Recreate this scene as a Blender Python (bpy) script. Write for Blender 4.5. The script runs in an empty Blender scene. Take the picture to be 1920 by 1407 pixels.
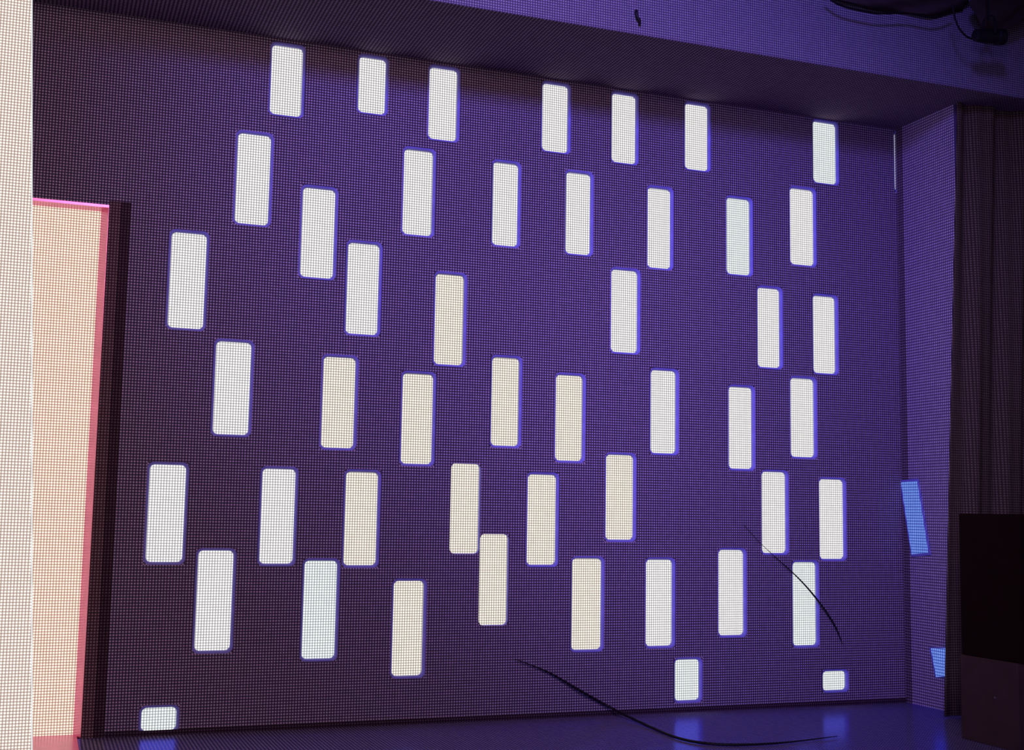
import bpy, bmesh, math, random
from mathutils import Matrix, Vector, Euler
random.seed(7)

# ------------------------------------------------------------------ camera
sc = bpy.context.scene
FOCAL, RX, RY, RZ, CAM_H = 2351.93, -0.1106197, -0.3584996, 0.0169284, 1.02
def _rot():
    cx, sx = math.cos(RX), math.sin(RX); cy, sy = math.cos(RY), math.sin(RY); cz, sz = math.cos(RZ), math.sin(RZ)
    mx = Matrix(((1, 0, 0), (0, cx, -sx), (0, sx, cx)))
    my = Matrix(((cy, 0, sy), (0, 1, 0), (-sy, 0, cy)))
    mz = Matrix(((cz, -sz, 0), (sz, cz, 0), (0, 0, 1)))
    return mz @ mx @ my
ROT = _rot()                                   # (right, down, depth) of the room -> of the lens
cam_d = bpy.data.cameras.new('camera'); cam = bpy.data.objects.new('camera', cam_d)
sc.collection.objects.link(cam); sc.camera = cam
cam_d.sensor_fit = 'HORIZONTAL'; cam_d.sensor_width = 36.0; cam_d.lens = FOCAL * 36.0 / 1920.0
cam_d.clip_start = 0.05
def _w(v): return Vector((v[0], v[2], -v[1]))
_r, _u, _f = _w(ROT[0]), -_w(ROT[1]), _w(ROT[2])
cam.matrix_world = Matrix(((_r.x, _u.x, -_f.x, 0), (_r.y, _u.y, -_f.y, 0), (_r.z, _u.z, -_f.z, CAM_H), (0, 0, 0, 1)))
def ray(px, py):
    d = _r * ((px - 960) / FOCAL) - _u * ((py - 703.5) / FOCAL) + _f
    return d
def at(px, py, y):                             # the point of the plane at depth y that is seen there
    d = ray(px, py); t = y / d.y
    return Vector((d.x * t, y, CAM_H + d.z * t))
def at_z(px, py, z):
    d = ray(px, py); t = (z - CAM_H) / d.z
    return Vector((d.x * t, d.y * t, z))
def at_x(px, py, x):
    d = ray(px, py); t = x / d.x
    return Vector((x, d.y * t, CAM_H + d.z * t))

# ------------------------------------------------------------------ light
sc.view_settings.view_transform = 'Standard'; sc.view_settings.look = 'None'
sc.view_settings.exposure = 0.0; sc.view_settings.gamma = 1.0; sc.view_settings.use_curve_mapping = False
world = bpy.data.worlds.new('ambient_fill'); sc.world = world; world.use_nodes = True
world.node_tree.nodes['Background'].inputs[0].default_value = (0.50, 0.33, 0.48, 1)
world.node_tree.nodes['Background'].inputs[1].default_value = 0.11  # even violet fill added to lift the dark surfaces
def spot(name, loc, target, color, power, angle, blend, radius):
    l = bpy.data.lights.new(name, 'SPOT'); l.color = color; l.energy = power
    l.spot_size = math.radians(angle); l.spot_blend = blend; l.shadow_soft_size = radius
    o = bpy.data.objects.new(name, l); sc.collection.objects.link(o); o.location = loc
    o.rotation_euler = (Vector(target) - Vector(loc)).to_track_quat('-Z', 'Y').to_euler()
    return o
spot('blue_lamp', (0.4, 0.4, 4.40), (2.45, 5.5, 2.95), (0.24, 0.172, 1.0), 1050, 52, 1.0, 0.4)
spot('violet_fill', (-0.3, -0.2, 2.1), (4.3, 5.9, 1.4), (0.37, 0.265, 1.0), 780, 40, 1.0, 0.4)  # added fill without a fixture, brightens the lower right and return wall
spot('rose_fill', (0.5, 0.0, 3.4), (1.2, 6.0, 1.4), (1.0, 0.61, 0.76), 320, 70, 1.0, 0.4)  # added warm fill for the left part of the slotted wall

# ------------------------------------------------------------------ materials
def new_mat(name):
    m = bpy.data.materials.new(name); m.use_nodes = True
    nt = m.node_tree; nt.nodes.clear()
    out = nt.nodes.new('ShaderNodeOutputMaterial')
    return m, nt, out
def math_node(nt, op, a, b=None, c=None):
    n = nt.nodes.new('ShaderNodeMath'); n.operation = op
    for i, v in enumerate((a, b, c)):
        if v is None: continue
        if isinstance(v, (int, float)): n.inputs[i].default_value = v
        else: nt.links.new(v, n.inputs[i])
    return n.outputs[0]
def weave(nt, axes, period, power=1.0, vary=0.35, second=1.0):
    """0..1 brightness of a fine plain weave, threads along two axes of the object."""
    tc = nt.nodes.new('ShaderNodeTexCoord'); sep = nt.nodes.new('ShaderNodeSeparateXYZ')
    nt.links.new(tc.outputs['Object'], sep.inputs[0])
    fs = []
    for ax in axes:
        s = math_node(nt, 'SINE', math_node(nt, 'MULTIPLY', sep.outputs['XYZ'.index(ax)], 2 * math.pi / period))
        fs.append(math_node(nt, 'MULTIPLY_ADD', s, 0.5, 0.5))
    if second != 1.0: fs[1] = math_node(nt, 'POWER', fs[1], second)
    v = math_node(nt, 'MULTIPLY', fs[0], fs[1])
    v = math_node(nt, 'POWER', v, power)
    no = nt.nodes.new('ShaderNodeTexNoise'); no.inputs['Scale'].default_value = 0.45 / period; no.inputs['Detail'].default_value = 2
    nt.links.new(tc.outputs['Object'], no.inputs['Vector'])
    k = math_node(nt, 'MULTIPLY_ADD', no.outputs['Fac'], 2 * vary, 1 - vary)
    return math_node(nt, 'MULTIPLY', v, k)
def mix(nt, fac, a, b):
    n = nt.nodes.new('ShaderNodeMix'); n.data_type = 'RGBA'; n.clamp_factor = False
    nt.links.new(fac, n.inputs['Factor'])
    n.inputs['A'].default_value = (*a, 1); n.inputs['B'].default_value = (*b, 1)
    return n.outputs['Result']
def cloth(name, lo, hi, axes='XZ', period=0.0135, rough=0.9, spec=0.05, power=1.0):
    m, nt, out = new_mat(name)
    b = nt.nodes.new('ShaderNodeBsdfPrincipled'); nt.links.new(b.outputs[0], out.inputs[0])
    nt.links.new(mix(nt, weave(nt, axes, period, power), lo, hi), b.inputs['Base Color'])
    b.inputs['Roughness'].default_value = rough; b.inputs['Specular IOR Level'].default_value = spec
    return m
def glow(name, lo, hi, axes='XZ', period=0.0125, strength=1.0, power=0.6, second=0.8):
    m, nt, out = new_mat(name)
    e = nt.nodes.new('ShaderNodeEmission'); nt.links.new(e.outputs[0], out.inputs[0])
    nt.links.new(mix(nt, weave(nt, axes, period, power, 0.2, second), lo, hi), e.inputs['Color'])
    e.inputs['Strength'].default_value = strength
    return m
def plain(name, col, rough=0.6, metal=0.0, spec=0.3, bump=0.0):
    m, nt, out = new_mat(name)
    b = nt.nodes.new('ShaderNodeBsdfPrincipled'); nt.links.new(b.outputs[0], out.inputs[0])
    no = nt.nodes.new('ShaderNodeTexNoise'); no.inputs['Scale'].default_value = 14; no.inputs['Detail'].default_value = 3
    tc = nt.nodes.new('ShaderNodeTexCoord'); nt.links.new(tc.outputs['Object'], no.inputs['Vector'])
    nt.links.new(mix(nt, no.outputs['Fac'], tuple(c * 0.75 for c in col), tuple(c * 1.25 for c in col)), b.inputs['Base Color'])
    b.inputs['Roughness'].default_value = rough; b.inputs['Metallic'].default_value = metal
    b.inputs['Specular IOR Level'].default_value = spec
    return m
M = {
    'trim': cloth('dark plum corner trim', (0.05, 0.033, 0.05), (0.46, 0.32, 0.42), 'YZ', 0.016),
    'wall': cloth('purple woven wall cloth', (0.040, 0.027, 0.055), (0.70, 0.54, 0.72)),
    'side': cloth('violet woven side cloth', (0.12, 0.08, 0.16), (1.0, 0.82, 1.0), 'YZ', 0.016),
    'header': cloth('blue violet header cloth', (0.10, 0.085, 0.13), (0.62, 0.55, 0.66), 'XZ', 0.0125),
    'soffit': cloth('dark violet soffit cloth', (0.06, 0.04, 0.07), (0.60, 0.42, 0.60), 'XY', 0.018),
    'base': cloth('dark brown base board', (0.02, 0.011, 0.018), (0.14, 0.08, 0.12)),
    'rim': plain('blue halo slot lining', (0.24, 0.22, 0.68), 0.6),  # the blue halo around the slots is put into this colour
    'white': glow('white diffuser cloth', (0.30, 0.29, 0.31), (1.45, 1.41, 1.39), strength=1.0),
    'warm': glow('warm white diffuser cloth', (0.30, 0.26, 0.23), (1.45, 1.35, 1.20), strength=1.0),
    'cool': glow('cool white diffuser cloth', (0.27, 0.29, 0.31), (1.36, 1.43, 1.42), strength=1.0),
    'blueglow': glow('blue cast light glow', (0.02, 0.04, 0.30), (0.25, 0.42, 1.10), 'YZ', 0.016),
    'peach': glow('peach backlit door pane', (0.37, 0.21, 0.17), (1.75, 1.36, 1.10), second=1.0),
    'board': glow('warm white page margin', (0.36, 0.25, 0.22), (1.5, 1.38, 1.25), 'XZ', 0.0067, second=1.0),
    'edge': glow('bright white margin edging', (0.75, 0.78, 0.80), (1.2, 1.2, 1.2), 'YZ', 0.0067),
    'pink': plain('rose enamelled door jamb', (0.88, 0.21, 0.44), 0.28, 0.5),
    'architrave': cloth('dark brown architrave', (0.05, 0.025, 0.03), (0.40, 0.25, 0.26)),
    'frame_shade': cloth('architrave shadow strip', (0.02, 0.010, 0.014), (0.18, 0.10, 0.13)),
    'curtain': cloth('black violet curtain cloth', (0.05, 0.034, 0.020), (0.25, 0.18, 0.11), 'XZ', 0.0135),
    'cabinet': plain('matt black cabinet board', (0.014, 0.005, 0.003), 0.9, spec=0.05),
    'plinth': plain('dull black plum plinth board', (0.075, 0.04, 0.03), 0.9, spec=0.05),
    'screw': plain('steel', (0.5, 0.45, 0.5), 0.4, 1.0),
    'cable': plain('black rubber cable', (0.008, 0.005, 0.008), 0.6),
    'drape': plain('black indigo drape cloth', (0.06, 0.042, 0.040), 0.95, spec=0.05),
    'hook': plain('black iron hook', (0.010, 0.007, 0.012), 0.5),
    'ceiling': plain('black ceiling board', (0.012, 0.010, 0.014), 0.9),
    'dark': plain('black violet wall paint', (0.03, 0.02, 0.03), 0.9, spec=0.05),
}
# floor: polished dark blue-violet sheet
def floor_material():
    m, nt, out = new_mat('polished blue violet floor')
    d = nt.nodes.new('ShaderNodeBsdfDiffuse'); g = nt.nodes.new('ShaderNodeBsdfGlossy'); a = nt.nodes.new('ShaderNodeAddShader')
    nt.links.new(mix(nt, weave(nt, 'XY', 0.016, 1.0), (0.05, 0.037, 0.07), (0.46, 0.37, 0.50)), d.inputs['Color'])
    g.inputs['Color'].default_value = (0.05, 0.06, 0.55, 1); g.inputs['Roughness'].default_value = 0.2
    nt.links.new(d.outputs[0], a.inputs[0]); nt.links.new(g.outputs[0], a.inputs[1]); nt.links.new(a.outputs[0], out.inputs[0])
    return m
M['floor'] = floor_material()

# ------------------------------------------------------------------ helpers
C = sc.collection
def obj(name, bm, mat, parent=None, smooth=False):
    me = bpy.data.meshes.new(name); bm.normal_update(); bm.to_mesh(me); bm.free()
    if smooth:
        for p in me.polygons: p.use_smooth = True
    me.materials.append(M[mat])
    o = bpy.data.objects.new(name, me); C.objects.link(o)
    if parent: o.parent = parent
    return o
def struct(name, bm, mat):
    o = obj(name, bm, mat); o['kind'] = 'structure'; return o
def tag(o, label, cat, group=None):
    o['label'] = label; o['category'] = cat
    if group: o['group'] = group
    return o
def empty(name, loc):
    o = bpy.data.objects.new(name, None); C.objects.link(o); o.location = loc; o.empty_display_size = 0.05
    return o
def box(bm, x0, x1, y0, y1, z0, z1, off=(0, 0, 0)):
    v = [bm.verts.new((x - off[0], y - off[1], z - off[2])) for x in (x0, x1) for y in (y0, y1) for z in (z0, z1)]
    for f in ((0, 1, 3, 2), (4, 6, 7, 5), (0, 4, 5, 1), (2, 3, 7, 6), (0, 2, 6, 4), (1, 5, 7, 3)):
        bm.faces.new([v[i] for i in f])
    return bm
def bevelled_box(x0, x1, y0, y1, z0, z1, off=(0, 0, 0), w=0.006, seg=2):
    bm = box(bmesh.new(), x0, x1, y0, y1, z0, z1, off)
    bmesh.ops.recalc_face_normals(bm, faces=bm.faces)
    bmesh.ops.bevel(bm, geom=bm.edges[:], offset=w, segments=seg, affect='EDGES', profile=0.5)
    return bm
def rrect(x0, x1, z0, z1, r, n=4):
    r = min(r, (x1 - x0) * 0.49, (z1 - z0) * 0.49); pts = []
    for cx, cz, a0 in ((x1 - r, z1 - r, 0), (x0 + r, z1 - r, 90), (x0 + r, z0 + r, 180), (x1 - r, z0 + r, 270)):
        for k in range(n + 1):
            a = math.radians(a0 + 90 * k / n); pts.append((cx + r * math.cos(a), cz + r * math.sin(a)))
    return pts
def tube(bm, pts, radius, n=8, closed=False):
    rings = []
    for i, p in enumerate(pts):
        a = pts[max(i - 1, 0)]; b = pts[min(i + 1, len(pts) - 1)]
        t = (b - a).normalized(); ref = Vector((0, 0, 1)) if abs(t.z) < 0.9 else Vector((1, 0, 0))
        u = t.cross(ref).normalized(); w = t.cross(u)
        r = radius(i / (len(pts) - 1)) if callable(radius) else radius
        rings.append([bm.verts.new(p + (u * math.cos(2 * math.pi * k / n) + w * math.sin(2 * math.pi * k / n)) * r) for k in range(n)])
    for a, b in zip(rings, rings[1:]):
        for k in range(n): bm.faces.new((a[k], a[(k + 1) % n], b[(k + 1) % n], b[k]))
    bm.faces.new(list(reversed(rings[0]))); bm.faces.new(rings[-1])
    bmesh.ops.recalc_face_normals(bm, faces=bm.faces)
def spline(ctrl, n=10):
    out = []; P = [ctrl[0]] + list(ctrl) + [ctrl[-1]]
    for i in range(1, len(P) - 2):
        for k in range(n):
            t = k / n; p0, p1, p2, p3 = P[i - 1], P[i], P[i + 1], P[i + 2]
            out.append(0.5 * ((2 * p1) + (p2 - p0) * t + (2 * p0 - 5 * p1 + 4 * p2 - p3) * t * t + (3 * p1 - p0 - 3 * p2 + p3) * t ** 3))
    out.append(ctrl[-1]); return out

# ------------------------------------------------------------------ the setting
YB = 6.0                       # front face of the slotted wall
YF = 5.27                      # front face of the header
XR = 4.665                     # inner face of the right return wall
ZS = 3.34                      # underside of the header
DOOR = (-0.78, 0.238, 2.405)
# slots as seen: left, right, top, bottom of the white core (pixels), kind of white
SLOTS = [
 [(508,566,88,217,'white'),(672,722,110,213,'white'),(804,856,130,263,'white'),(1016,1064,160,285,'white'),(1146,1191,179,306,'white'),(1283,1326,198,319,'white'),(1523,1566,231,344,'cool'),(1675,1687,251,360,'cool')],
 [(443,505,253,421,'white'),(565,626,355,521,'white'),(756,810,283,441,'white'),(923,970,307,461,'white'),(1060,1106,326,477,'white'),(1213,1256,355,503,'white'),(1361,1405,374,515,'cool'),(1480,1524,356,497,'white')],
 [(318,384,438,616,'white'),(650,709,458,627,'white'),(815,868,516,684,'warm'),(1145,1194,508,661,'white'),(1419,1461,542,689,'white'),(1523,1565,557,700,'white')],
 [(402,468,642,815,'white'),(604,664,671,840,'warm'),(753,810,702,870,'warm'),(921,972,672,836,'warm'),(1041,1091,705,864,'warm'),(1219,1266,696,850,'white'),(1365,1409,727,879,'white'),(1481,1525,711,857,'white')],
 [(277,345,872,1054,'white'),(489,551,880,1057,'white'),(646,706,886,1060,'warm'),(843,897,870,1038,'warm'),(988,1041,891,1059,'warm'),(1135,1186,854,1012,'warm'),(1427,1472,886,1037,'white'),(1535,1580,900,1048,'white')],
 [(368,434,1033,1220,'white'),(568,629,1052,1235,'cool'),(736,792,1090,1267,'warm'),(897,950,1002,1172,'warm'),(1071,1126,1048,1218,'warm'),(1210,1259,1050,1211,'white'),(1346,1393,1032,1191,'white'),(1485,1529,1055,1210,'cool')],
 [(265,330,1327,1370,'cool'),(1264,1310,1237,1313,'cool'),(1541,1584,1259,1294,'cool')]]
YD = YB + 0.020                # the diffusers sit two centimetres back
RIM = 0.0125
rects = []
for row in SLOTS:
    rr = []
    for (l, r, t, b, kind) in row:
        cx, cy = (l + r) / 2, (t + b) / 2
        L, R_ = at(l, cy, YD).x, at(r, cy, YD).x
        rr.append((L, R_, at(cx, b, YD).z, at(cx, t, YD).z, kind))
    rects.append(rr)
def wall_with_holes(x0, x1, z0, z1, holes, y, thick):
    xs = sorted({x0, x1, *[h[0] for h in holes], *[h[1] for h in holes]}); zs = sorted({z0, z1, *[h[2] for h in holes], *[h[3] for h in holes]})
    bm = bmesh.new(); vd = {}
    def v(i, j, yy):
        k = (i, j, yy)
        if k not in vd: vd[k] = bm.verts.new((xs[i], yy, zs[j]))
        return vd[k]
    for i in range(len(xs) - 1):
        cx = (xs[i] + xs[i + 1]) / 2; hs = [h for h in holes if h[0] < cx < h[1]]
        j = 0
        for j in range(len(zs) - 1):
            cz = (zs[j] + zs[j + 1]) / 2
            if any(h[2] < cz < h[3] for h in hs): continue
            bm.faces.new((v(i, j, y), v(i + 1, j, y), v(i + 1, j + 1, y), v(i, j + 1, y)))
    for h in holes:                                   # the thickness of the wall inside every opening
        for a, b in (((h[0], h[2]), (h[1], h[2])), ((h[1], h[2]), (h[1], h[3])), ((h[1], h[3]), (h[0], h[3])), ((h[0], h[3]), (h[0], h[2]))):
            bm.faces.new([bm.verts.new(p) for p in ((a[0], y, a[1]), (b[0], y, b[1]), (b[0], y + thick, b[1]), (a[0], y + thick, a[1]))])
    return bm
rim_of = lambda r, c: 0.003 if (r, c) in ((4, 3), (5, 3)) else RIM
holes = []
for r, rr in enumerate(rects):
    for c, (a, b, lo_, hi_, _) in enumerate(rr):
        k = rim_of(r, c); holes.append((a - k, b + k, lo_ - k, hi_ + k))
holes.append((DOOR[0], DOOR[1], 0.0, DOOR[2]))
struct('wall_back', wall_with_holes(-2.4, XR, 0.0, ZS, holes, YB, 0.045), 'wall')
# blue light falling on the return wall, built as glowing patches
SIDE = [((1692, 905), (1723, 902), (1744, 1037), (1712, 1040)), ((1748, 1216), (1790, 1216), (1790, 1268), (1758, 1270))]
struct('wall_right', box(bmesh.new(), XR, XR + 0.14, 5.50, YB + 0.05, 0.0, ZS), 'side')
struct('trim_2', bevelled_box(XR - 0.006, XR - 0.0005, YB - 0.060, YB - 0.001, 0.0, ZS - 0.006, w=0.002), 'trim')
struct('wall_upper', box(bmesh.new(), -2.4, 8.2, YF, YF + 0.12, ZS, 4.75), 'header')
struct('trim_1', box(bmesh.new(), -2.4, 8.2, YF + 0.002, YB + 0.05, ZS - 0.004, ZS + 0.03), 'soffit')
struct('wall_front', box(bmesh.new(), XR + 0.14, 8.2, 5.50, 5.62, 0.0, ZS), 'dark')
struct('floor', box(bmesh.new(), -3.2, 8.2, -1.5, YB + 0.05, -0.08, 0.0), 'floor')
struct('ceiling', box(bmesh.new(), -3.2, 8.2, -1.5, YF + 0.12, 4.75, 4.85), 'ceiling')
struct('baseboard_back', bevelled_box(DOOR[1] + 0.10, XR - 0.002, YB - 0.012, YB - 0.0005, 0.0, 0.024, w=0.004), 'base')
# the lit doorway
dr = empty('door_1', ((DOOR[0] + DOOR[1]) / 2, YB, 0)); dr['kind'] = 'structure'
DO = tuple(dr.location)
def quadprism(name, pts, mat, parent, off):
    bm = bmesh.new(); vs = [bm.verts.new(Vector(p) - Vector(off)) for p in pts]
    for f in ((0, 1, 2, 3), (7, 6, 5, 4), (0, 4, 5, 1), (1, 5, 6, 2), (2, 6, 7, 3), (3, 7, 4, 0)): bm.faces.new([vs[i] for i in f])
    bmesh.ops.recalc_face_normals(bm, faces=bm.faces)
    return obj(name, bm, mat, parent)
yb = YB + 0.10
xl, xr, zt = DOOR
obj('pane', box(bmesh.new(), xl + 0.02, xr - 0.012, yb, yb + 0.02, 0.0, zt + 0.01, DO), 'peach', dr)
quadprism('jamb', [(xr - 0.001, YB, 0), (xr + 0.012, YB, 0), (xr + 0.012, yb, 0), (xr - 0.031, yb, 0), (xr - 0.001, YB, zt), (xr + 0.012, YB, zt), (xr + 0.012, yb, zt), (xr - 0.031, yb, zt)], 'pink', dr, DO)
quadprism('jamb', [(xl + 0.001, YB, 0), (xl - 0.012, YB, 0), (xl - 0.012, yb, 0), (xl + 0.031, yb, 0), (xl + 0.001, YB, zt), (xl - 0.012, YB, zt), (xl - 0.012, yb, zt), (xl + 0.031, yb, zt)], 'pink', dr, DO)
obj('head_jamb', box(bmesh.new(), xl - 0.01, xr + 0.01, YB - 0.0005, yb, zt - 0.002, zt + 0.010, DO), 'pink', dr)
obj('architrave', bevelled_box(xr, xr + 0.052, YB - 0.012, YB - 0.0005, 0, zt + 0.03, DO, 0.004), 'architrave', dr)
obj('architrave', bevelled_box(xr + 0.052, xr + 0.098, YB - 0.006, YB - 0.0005, 0, zt + 0.03, DO, 0.003), 'frame_shade', dr)  # outer step coloured dark as the shadow beside the door frame
obj('architrave', bevelled_box(xl - 0.06, xl, YB - 0.012, YB - 0.0005, 0, zt + 0.03, DO, 0.004), 'architrave', dr)
obj('floor_reflection', bevelled_box(xl + 0.02, xr - 0.015, YB - 0.30, YB + 0.09, 0.0, 0.004, DO, 0.001), 'pink', dr)  # pink strip laid in as the doorway's reflection on the floor

# ------------------------------------------------------------------ the glowing slots
ORD = ['leftmost', 'second from left', 'third from left', 'fourth from left', 'fifth from left', 'sixth from left', 'seventh from left', 'rightmost']
ROWS = ['top row', 'second row', 'third row', 'fourth row', 'fifth row', 'sixth row']
TONE = {'white': 'white', 'warm': 'warm white', 'cool': 'cool white'}
SPECIAL = {(0, 0): 'short white glowing slot at the upper left end of the top row',
           (0, 7): 'thin bluish sliver of light in the top right corner beside the side wall',
           (4, 3): 'warm white glowing slot touching the upper left corner of a lower slot',
           (5, 3): 'warm white glowing slot whose top left corner touches a higher slot',
           (5, 7): 'cool white glowing slot crossed by a thin black hair-like wire',
           (6, 0): 'squat glowing slot at floor level beside the lit doorway',
           (6, 1): 'half-height glowing slot low on the wall above its blue floor reflection',
           (6, 2): 'smallest square glowing slot low near the right side wall'}
def make_light(rect, mat, label, RIM):
    x0, x1, z0, z1 = rect
    root = empty('wall_light', ((x0 + x1) / 2, YB, z0))
    off = Vector(root.location)
    inner = rrect(x0, x1, z0, z1, 0.022); square = rrect(x0 - RIM, x1 + RIM, z0 - RIM, z1 + RIM, 0.0005)
    prof = [(square, YB), (rrect(x0 - RIM, x1 + RIM, z0 - RIM, z1 + RIM, 0.030), YB)]
    for q in (18, 36, 54, 72, 90):                     # a quarter-round lining that turns from the wall face into the slot
        k = RIM * (1 - math.sin(math.radians(q))); d = (YD - YB) * (1 - math.cos(math.radians(q)))
        prof.append((rrect(x0 - k, x1 + k, z0 - k, z1 + k, 0.022 + 0.7 * k), YB + d))
    prof += [(inner, YD + 0.012), (square, YD + 0.012)]
    bm = bmesh.new()
    loops = [[bm.verts.new(Vector((x, y, z)) - off) for (x, z) in pts] for pts, y in prof]
    n = len(inner)
    for i, (a, b) in enumerate(zip(loops, loops[1:] + loops[:1])):
        for k in range(n):
            fc = bm.faces.new((a[k], a[(k + 1) % n], b[(k + 1) % n], b[k])); fc.material_index = 1 if i == 0 else 0; fc.smooth = 0 < i < 6
    bmesh.ops.recalc_face_normals(bm, faces=bm.faces)
    obj('rim', bm, 'rim', root).data.materials.append(M['wall'])
    bm = bmesh.new()
    f = [bm.verts.new(Vector((x, YD + 0.001, z)) - off) for (x, z) in inner]; g = [bm.verts.new(Vector((x, YD + 0.008, z)) - off) for (x, z) in inner]
    bm.faces.new(f); bm.faces.new(list(reversed(g)))
    for k in range(n): bm.faces.new((f[k], f[(k + 1) % n], g[(k + 1) % n], g[k]))
    bmesh.ops.recalc_face_normals(bm, faces=bm.faces)
    obj('diffuser', bm, mat, root)
    return tag(root, label, 'light', 'glowing slots in the purple wall')
for r, rr in enumerate(rects):
    for c, (x0, x1, z0, z1, kind) in enumerate(rr):
        label = SPECIAL.get((r, c)) or f'{TONE[kind]} upright glowing slot, {ORD[c] if c < len(rr) - 1 else "rightmost"} in the {ROWS[r]}'
        if r == 0 and c == 6: label = 'cool white glowing slot in the top row, last before the thin sliver'
        make_light((x0, x1, z0, z1), kind, label, rim_of(r, c))
for pts, label in zip(SIDE, ('slanting glowing patch standing in for blue light on the right side wall', 'small glowing patch standing in for blue light low on the side wall, beside the black curtain')):
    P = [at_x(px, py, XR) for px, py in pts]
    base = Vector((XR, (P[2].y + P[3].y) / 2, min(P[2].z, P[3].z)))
    root = empty('cast_light_patch', base)
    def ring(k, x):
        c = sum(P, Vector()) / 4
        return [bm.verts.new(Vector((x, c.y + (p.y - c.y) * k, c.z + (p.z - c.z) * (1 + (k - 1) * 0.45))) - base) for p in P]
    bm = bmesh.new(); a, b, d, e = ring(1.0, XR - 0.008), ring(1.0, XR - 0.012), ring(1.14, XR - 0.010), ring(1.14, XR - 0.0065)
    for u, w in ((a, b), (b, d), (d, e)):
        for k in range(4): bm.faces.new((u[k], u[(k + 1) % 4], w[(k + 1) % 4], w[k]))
    bmesh.ops.recalc_face_normals(bm, faces=bm.faces); obj('rim', bm, 'rim', root)  # rim of the patch standing in for light on the wall
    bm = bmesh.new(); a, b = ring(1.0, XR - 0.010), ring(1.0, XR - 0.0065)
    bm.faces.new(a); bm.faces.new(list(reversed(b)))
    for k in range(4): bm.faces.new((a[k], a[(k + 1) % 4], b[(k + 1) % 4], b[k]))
    bmesh.ops.recalc_face_normals(bm, faces=bm.faces); obj('diffuser', bm, 'blueglow', root)  # glowing surface stands in for light on the wall
    tag(root, label, 'light', 'blue light patches on the side wall')

# ------------------------------------------------------------------ left: the display's page margin, built as an added glowing panel
yS = 3.0
A, B = at(61, 0, yS), at(61, 1407, yS)
sl = (A.x - B.x) / (A.z - B.z)
x_at = lambda z: B.x + sl * (z - B.z)
zT = 3.0; WID = 0.85
root = empty('page_margin', (x_at(0) - WID / 2, yS, 0)); off = tuple(root.location)
def slab(name, w0, w1, y0, y1, z0, z1, mat):
    return quadprism(name, [(x_at(z0) - w1, y0, z0), (x_at(z0) - w0, y0, z0), (x_at(z0) - w0, y1, z0), (x_at(z0) - w1, y1, z0),
                            (x_at(z1) - w1, y0, z1), (x_at(z1) - w0, y0, z1), (x_at(z1) - w0, y1, z1), (x_at(z1) - w1, y1, z1)], mat, root, off)
slab('margin_panel', 0.003, WID, yS, yS + 0.03, 0.0, zT, 'board')
slab('margin_edging', 0.0, 0.003, yS - 0.001, yS + 0.031, 0.0, zT, 'edge')
tag(root, 'white page margin of the display, built as a tall glowing panel at the far left edge', 'screen')

# ------------------------------------------------------------------ right: curtain, cabinet, plinth
yC = 5.46
def curtain():
    t0, b0 = at(1797, 138, yC), at(1772, 1345, yC)
    z_top, z_bot = t0.z, 0.01; W = 1.5; nx, nz = 90, 14
    base = Vector((b0.x + W / 2, yC, 0))
    bm = bmesh.new(); grid = []
    for j in range(nz + 1):
        z = z_bot + (z_top - z_bot) * j / nz
        xe = b0.x + (t0.x - b0.x) * (z - b0.z) / (t0.z - b0.z)
        row = []
        for i in range(nx + 1):
            s = W * i / nx
            d = 0.022 * math.sin(s * 26 + 0.4 * math.sin(z * 1.3)) + 0.010 * math.sin(s * 61 + z)
            row.append(bm.verts.new(Vector((xe + s, yC + d * min(1, s / 0.06), z)) - base))
        grid.append(row)
    for j in range(nz):
        for i in range(nx): bm.faces.new((grid[j][i], grid[j][i + 1], grid[j + 1][i + 1], grid[j + 1][i]))
    o = obj('curtain', bm, 'curtain', None, True); o.location = base
    so = o.modifiers.new('cloth_thickness', 'SOLIDIFY'); so.thickness = 0.006
    tag(o, 'black plum curtain hanging at the right of the slotted wall', 'curtain')
curtain()
def cabinet():
    y0 = 4.55
    a, b = at(1803, 962, y0), at(1798, 1250, y0)
    W, D = 0.62, 0.40; zt, zb = a.z, b.z
    x0 = (at(1803, 962, y0 + D).x + at(1798, 1250, y0 + D).x) / 2
    root = empty('cabinet', (x0 + W / 2, y0 + D / 2, zb)); off = tuple(root.location)
    obj('body', bevelled_box(x0, x0 + W, y0, y0 + D, zb, zt, off, 0.006), 'cabinet', root)
    obj('front_grille', bevelled_box(x0 + 0.02, x0 + W - 0.02, y0 - 0.008, y0 - 0.0005, zb + 0.02, zt - 0.02, off, 0.003), 'cabinet', root)
    tag(root, 'matt black box-shaped cabinet standing on the dark plinth at right', 'cabinet')
    p = empty('plinth', (x0 + W / 2, y0 + D / 2, 0)); off = tuple(p.location)
    obj('body', bevelled_box(x0 - 0.012, x0 + W + 0.03, y0 + 0.02, y0 + D, 0.0, zb, off, 0.004), 'plinth', p)
    q = at(1866, 1309, y0 + 0.018)
    bm = bmesh.new(); bmesh.ops.create_cone(bm, cap_ends=True, segments=10, radius1=0.004, radius2=0.003, depth=0.004, matrix=Matrix.Translation(q - Vector(off)) @ Matrix.Rotation(math.radians(90), 4, 'X'))
    obj('screw', bm, 'screw', p)
    tag(p, 'low dark plum plinth under the black cabinet at right', 'plinth')
cabinet()

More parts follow.
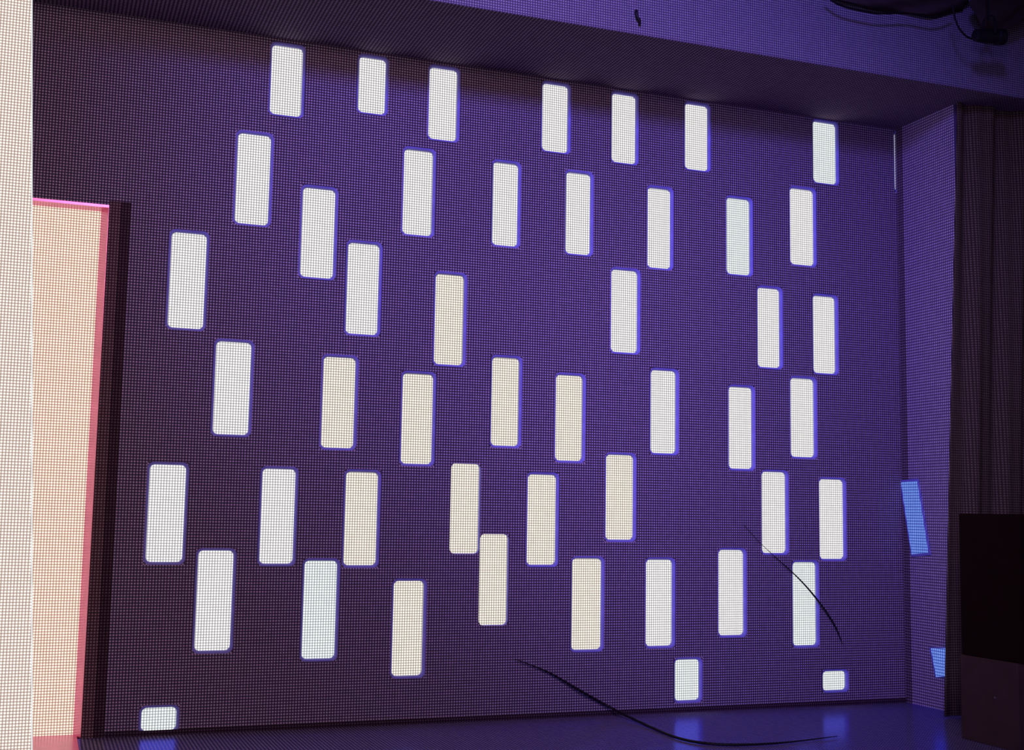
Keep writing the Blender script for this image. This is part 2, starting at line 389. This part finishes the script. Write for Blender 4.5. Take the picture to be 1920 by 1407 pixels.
# ------------------------------------------------------------------ cables on and before the slotted wall
def cable(name, ctrl, radius, label):
    base = ctrl[0].copy(); bm = bmesh.new(); tube(bm, [p - base for p in spline(ctrl, 10)], radius)
    o = obj(name, bm, 'cable', None, True); o.location = base
    return tag(o, label, 'cable')
yw = YB - 0.02
cable('cable', [at(965, 1236, yw), at(1030, 1262, yw), at(1090, 1297, yw - 0.01), at(1150, 1330, yw - 0.03), at_z(1205, 1357, 0.012), at_z(1270, 1384, 0.008),
                at_z(1330, 1395, 0.008), at_z(1400, 1397, 0.008), at_z(1480, 1392, 0.008), at_z(1570, 1381, 0.008)], lambda t: 0.0015 + 0.005 * min(1, t * 5, (1 - t) * 4),
      'thin black cable sloping down the wall base and across the blue floor')
cable('cable', [at(1395, 985, yw), at(1425, 1018, yw), at(1455, 1046, yw), at(1485, 1073, yw), at(1515, 1104, yw), at(1545, 1142, yw), at(1566, 1175, yw), at(1580, 1208, yw)],
      lambda t: 0.0012 + 0.0045 * max(0.0, math.sin(math.pi * t ** 2.2)), 'thin black wire bowed across the lower right glowing slots')

# ------------------------------------------------------------------ header: hook, drape, lamp
yh = YF - 0.012
def hook():
    c = [at(1193, 20, yh + 0.008), at(1193, 24, yh - 0.01), at(1195, 31, yh - 0.012), at(1199, 38, yh - 0.012), at(1199.5, 45, yh - 0.006)]
    base = c[0].copy(); bm = bmesh.new(); tube(bm, [p - base for p in spline(c, 6)], lambda t: 0.0085 - 0.002 * t)
    o = obj('hook', bm, 'hook', None, True); o.location = base
    tag(o, 'small black hook on the blue header above the slotted wall', 'hook')
hook()
def drape(name, ctrl_top, ctrl_bot, y, label, folds=3):
    """a swag of cloth between an upper and a lower curve, with soft horizontal folds"""
    T, Bt = spline(ctrl_top, 12), spline(ctrl_bot, 12); nv = 14
    base = T[0].copy(); bm = bmesh.new(); g = []
    for i, (p, q) in enumerate(zip(T, Bt)):
        row = []
        for j in range(nv + 1):
            s = j / nv; v = p.lerp(q, s)
            v.y = y - 0.03 - 0.055 * math.sin(math.pi * s) - 0.018 * math.sin(s * folds * 2 * math.pi + 0.25 * i)
            row.append(bm.verts.new(v - base))
        g.append(row)
    for a, b in zip(g, g[1:]):
        for j in range(nv): bm.faces.new((a[j], a[j + 1], b[j + 1], b[j]))
    o = obj(name, bm, 'drape', None, True); o.location = base
    so = o.modifiers.new('cloth_thickness', 'SOLIDIFY'); so.thickness = 0.006
    return tag(o, label, 'drape', 'black drapes along the ceiling edge')
P = lambda *a: [at(x, y, YF) for x, y in a]
drape('drape', P((1545, -60), (1620, -60), (1690, -60), (1760, -60), (1800, -60)), P((1560, 2), (1620, 20), (1690, 26), (1740, 34), (1800, 22)), YF, 'long shallow swag of black cloth along the top right ceiling edge')
drape('drape', P((1780, -60), (1820, -60), (1860, -60), (1900, -60), (1990, -60)), P((1788, 28), (1808, 66), (1850, 72), (1895, 52), (1990, 30)), YF - 0.10, 'deep sagging swag of black cloth in the top right corner')
yq = YF - 0.10
cable('cable', [at(1548, -8, yq), at(1572, 8, yq), at(1605, 18, yq), at(1645, 25, yq), at(1700, 25, yq), at(1750, 33, yq), at(1785, 22, yq)], 0.006,
      'thick black cable sagging along the lower hem of the long top swag')
yq = YF - 0.22
cable('cable', [at(1786, 10, yq), at(1790, 32, yq), at(1799, 54, yq), at(1815, 70, yq), at(1838, 77, yq)], 0.005,
      'short black cable curling down beside the hanging spotlight')
def lamp():
    a = at(1828, 66, 5.00); root = empty('spotlight', a)
    bm = bmesh.new(); ax = (at(1880, 70, 5.00) - a); n = 18
    prof = [(0.0, 0.018), (0.02, 0.030), (0.30, 0.036), (0.72, 0.036), (0.78, 0.042), (1.0, 0.042), (1.0, 0.036), (0.9, 0.030)]
    t = ax.normalized(); u = Vector((0, 1, 0)); w = t.cross(u).normalized(); u = w.cross(t)
    rings = [[bm.verts.new(ax * s + (u * math.cos(2 * math.pi * k / n) + w * math.sin(2 * math.pi * k / n)) * r) for k in range(n)] for s, r in prof]
    for p, q in zip(rings, rings[1:]):
        for k in range(n): bm.faces.new((p[k], p[(k + 1) % n], q[(k + 1) % n], q[k]))
    bm.faces.new(list(reversed(rings[0]))); bm.faces.new(rings[-1]); bmesh.ops.recalc_face_normals(bm, faces=bm.faces)
    obj('housing', bm, 'hook', root)
    m = ax * 0.5; bm = bmesh.new()
    tube(bm, spline([m + Vector((0, -0.045, 0)), m + Vector((0, -0.047, 0.05)), m + Vector((0, -0.03, 0.10)), m + Vector((0, 0.03, 0.10)), m + Vector((0, 0.047, 0.05)), m + Vector((0, 0.045, 0))], 6), 0.005)
    obj('yoke', bm, 'hook', root)
    bm = bmesh.new(); tube(bm, [m + Vector((0, 0, 0.09)), m + Vector((0, 0, 0.4)), m + Vector((0, 0, 4.75 - a.z - m.z))], 0.006)
    obj('hanger', bm, 'hook', root)
    tag(root, 'small black spotlight hanging under the swag in the top right corner', 'spotlight')
lamp()
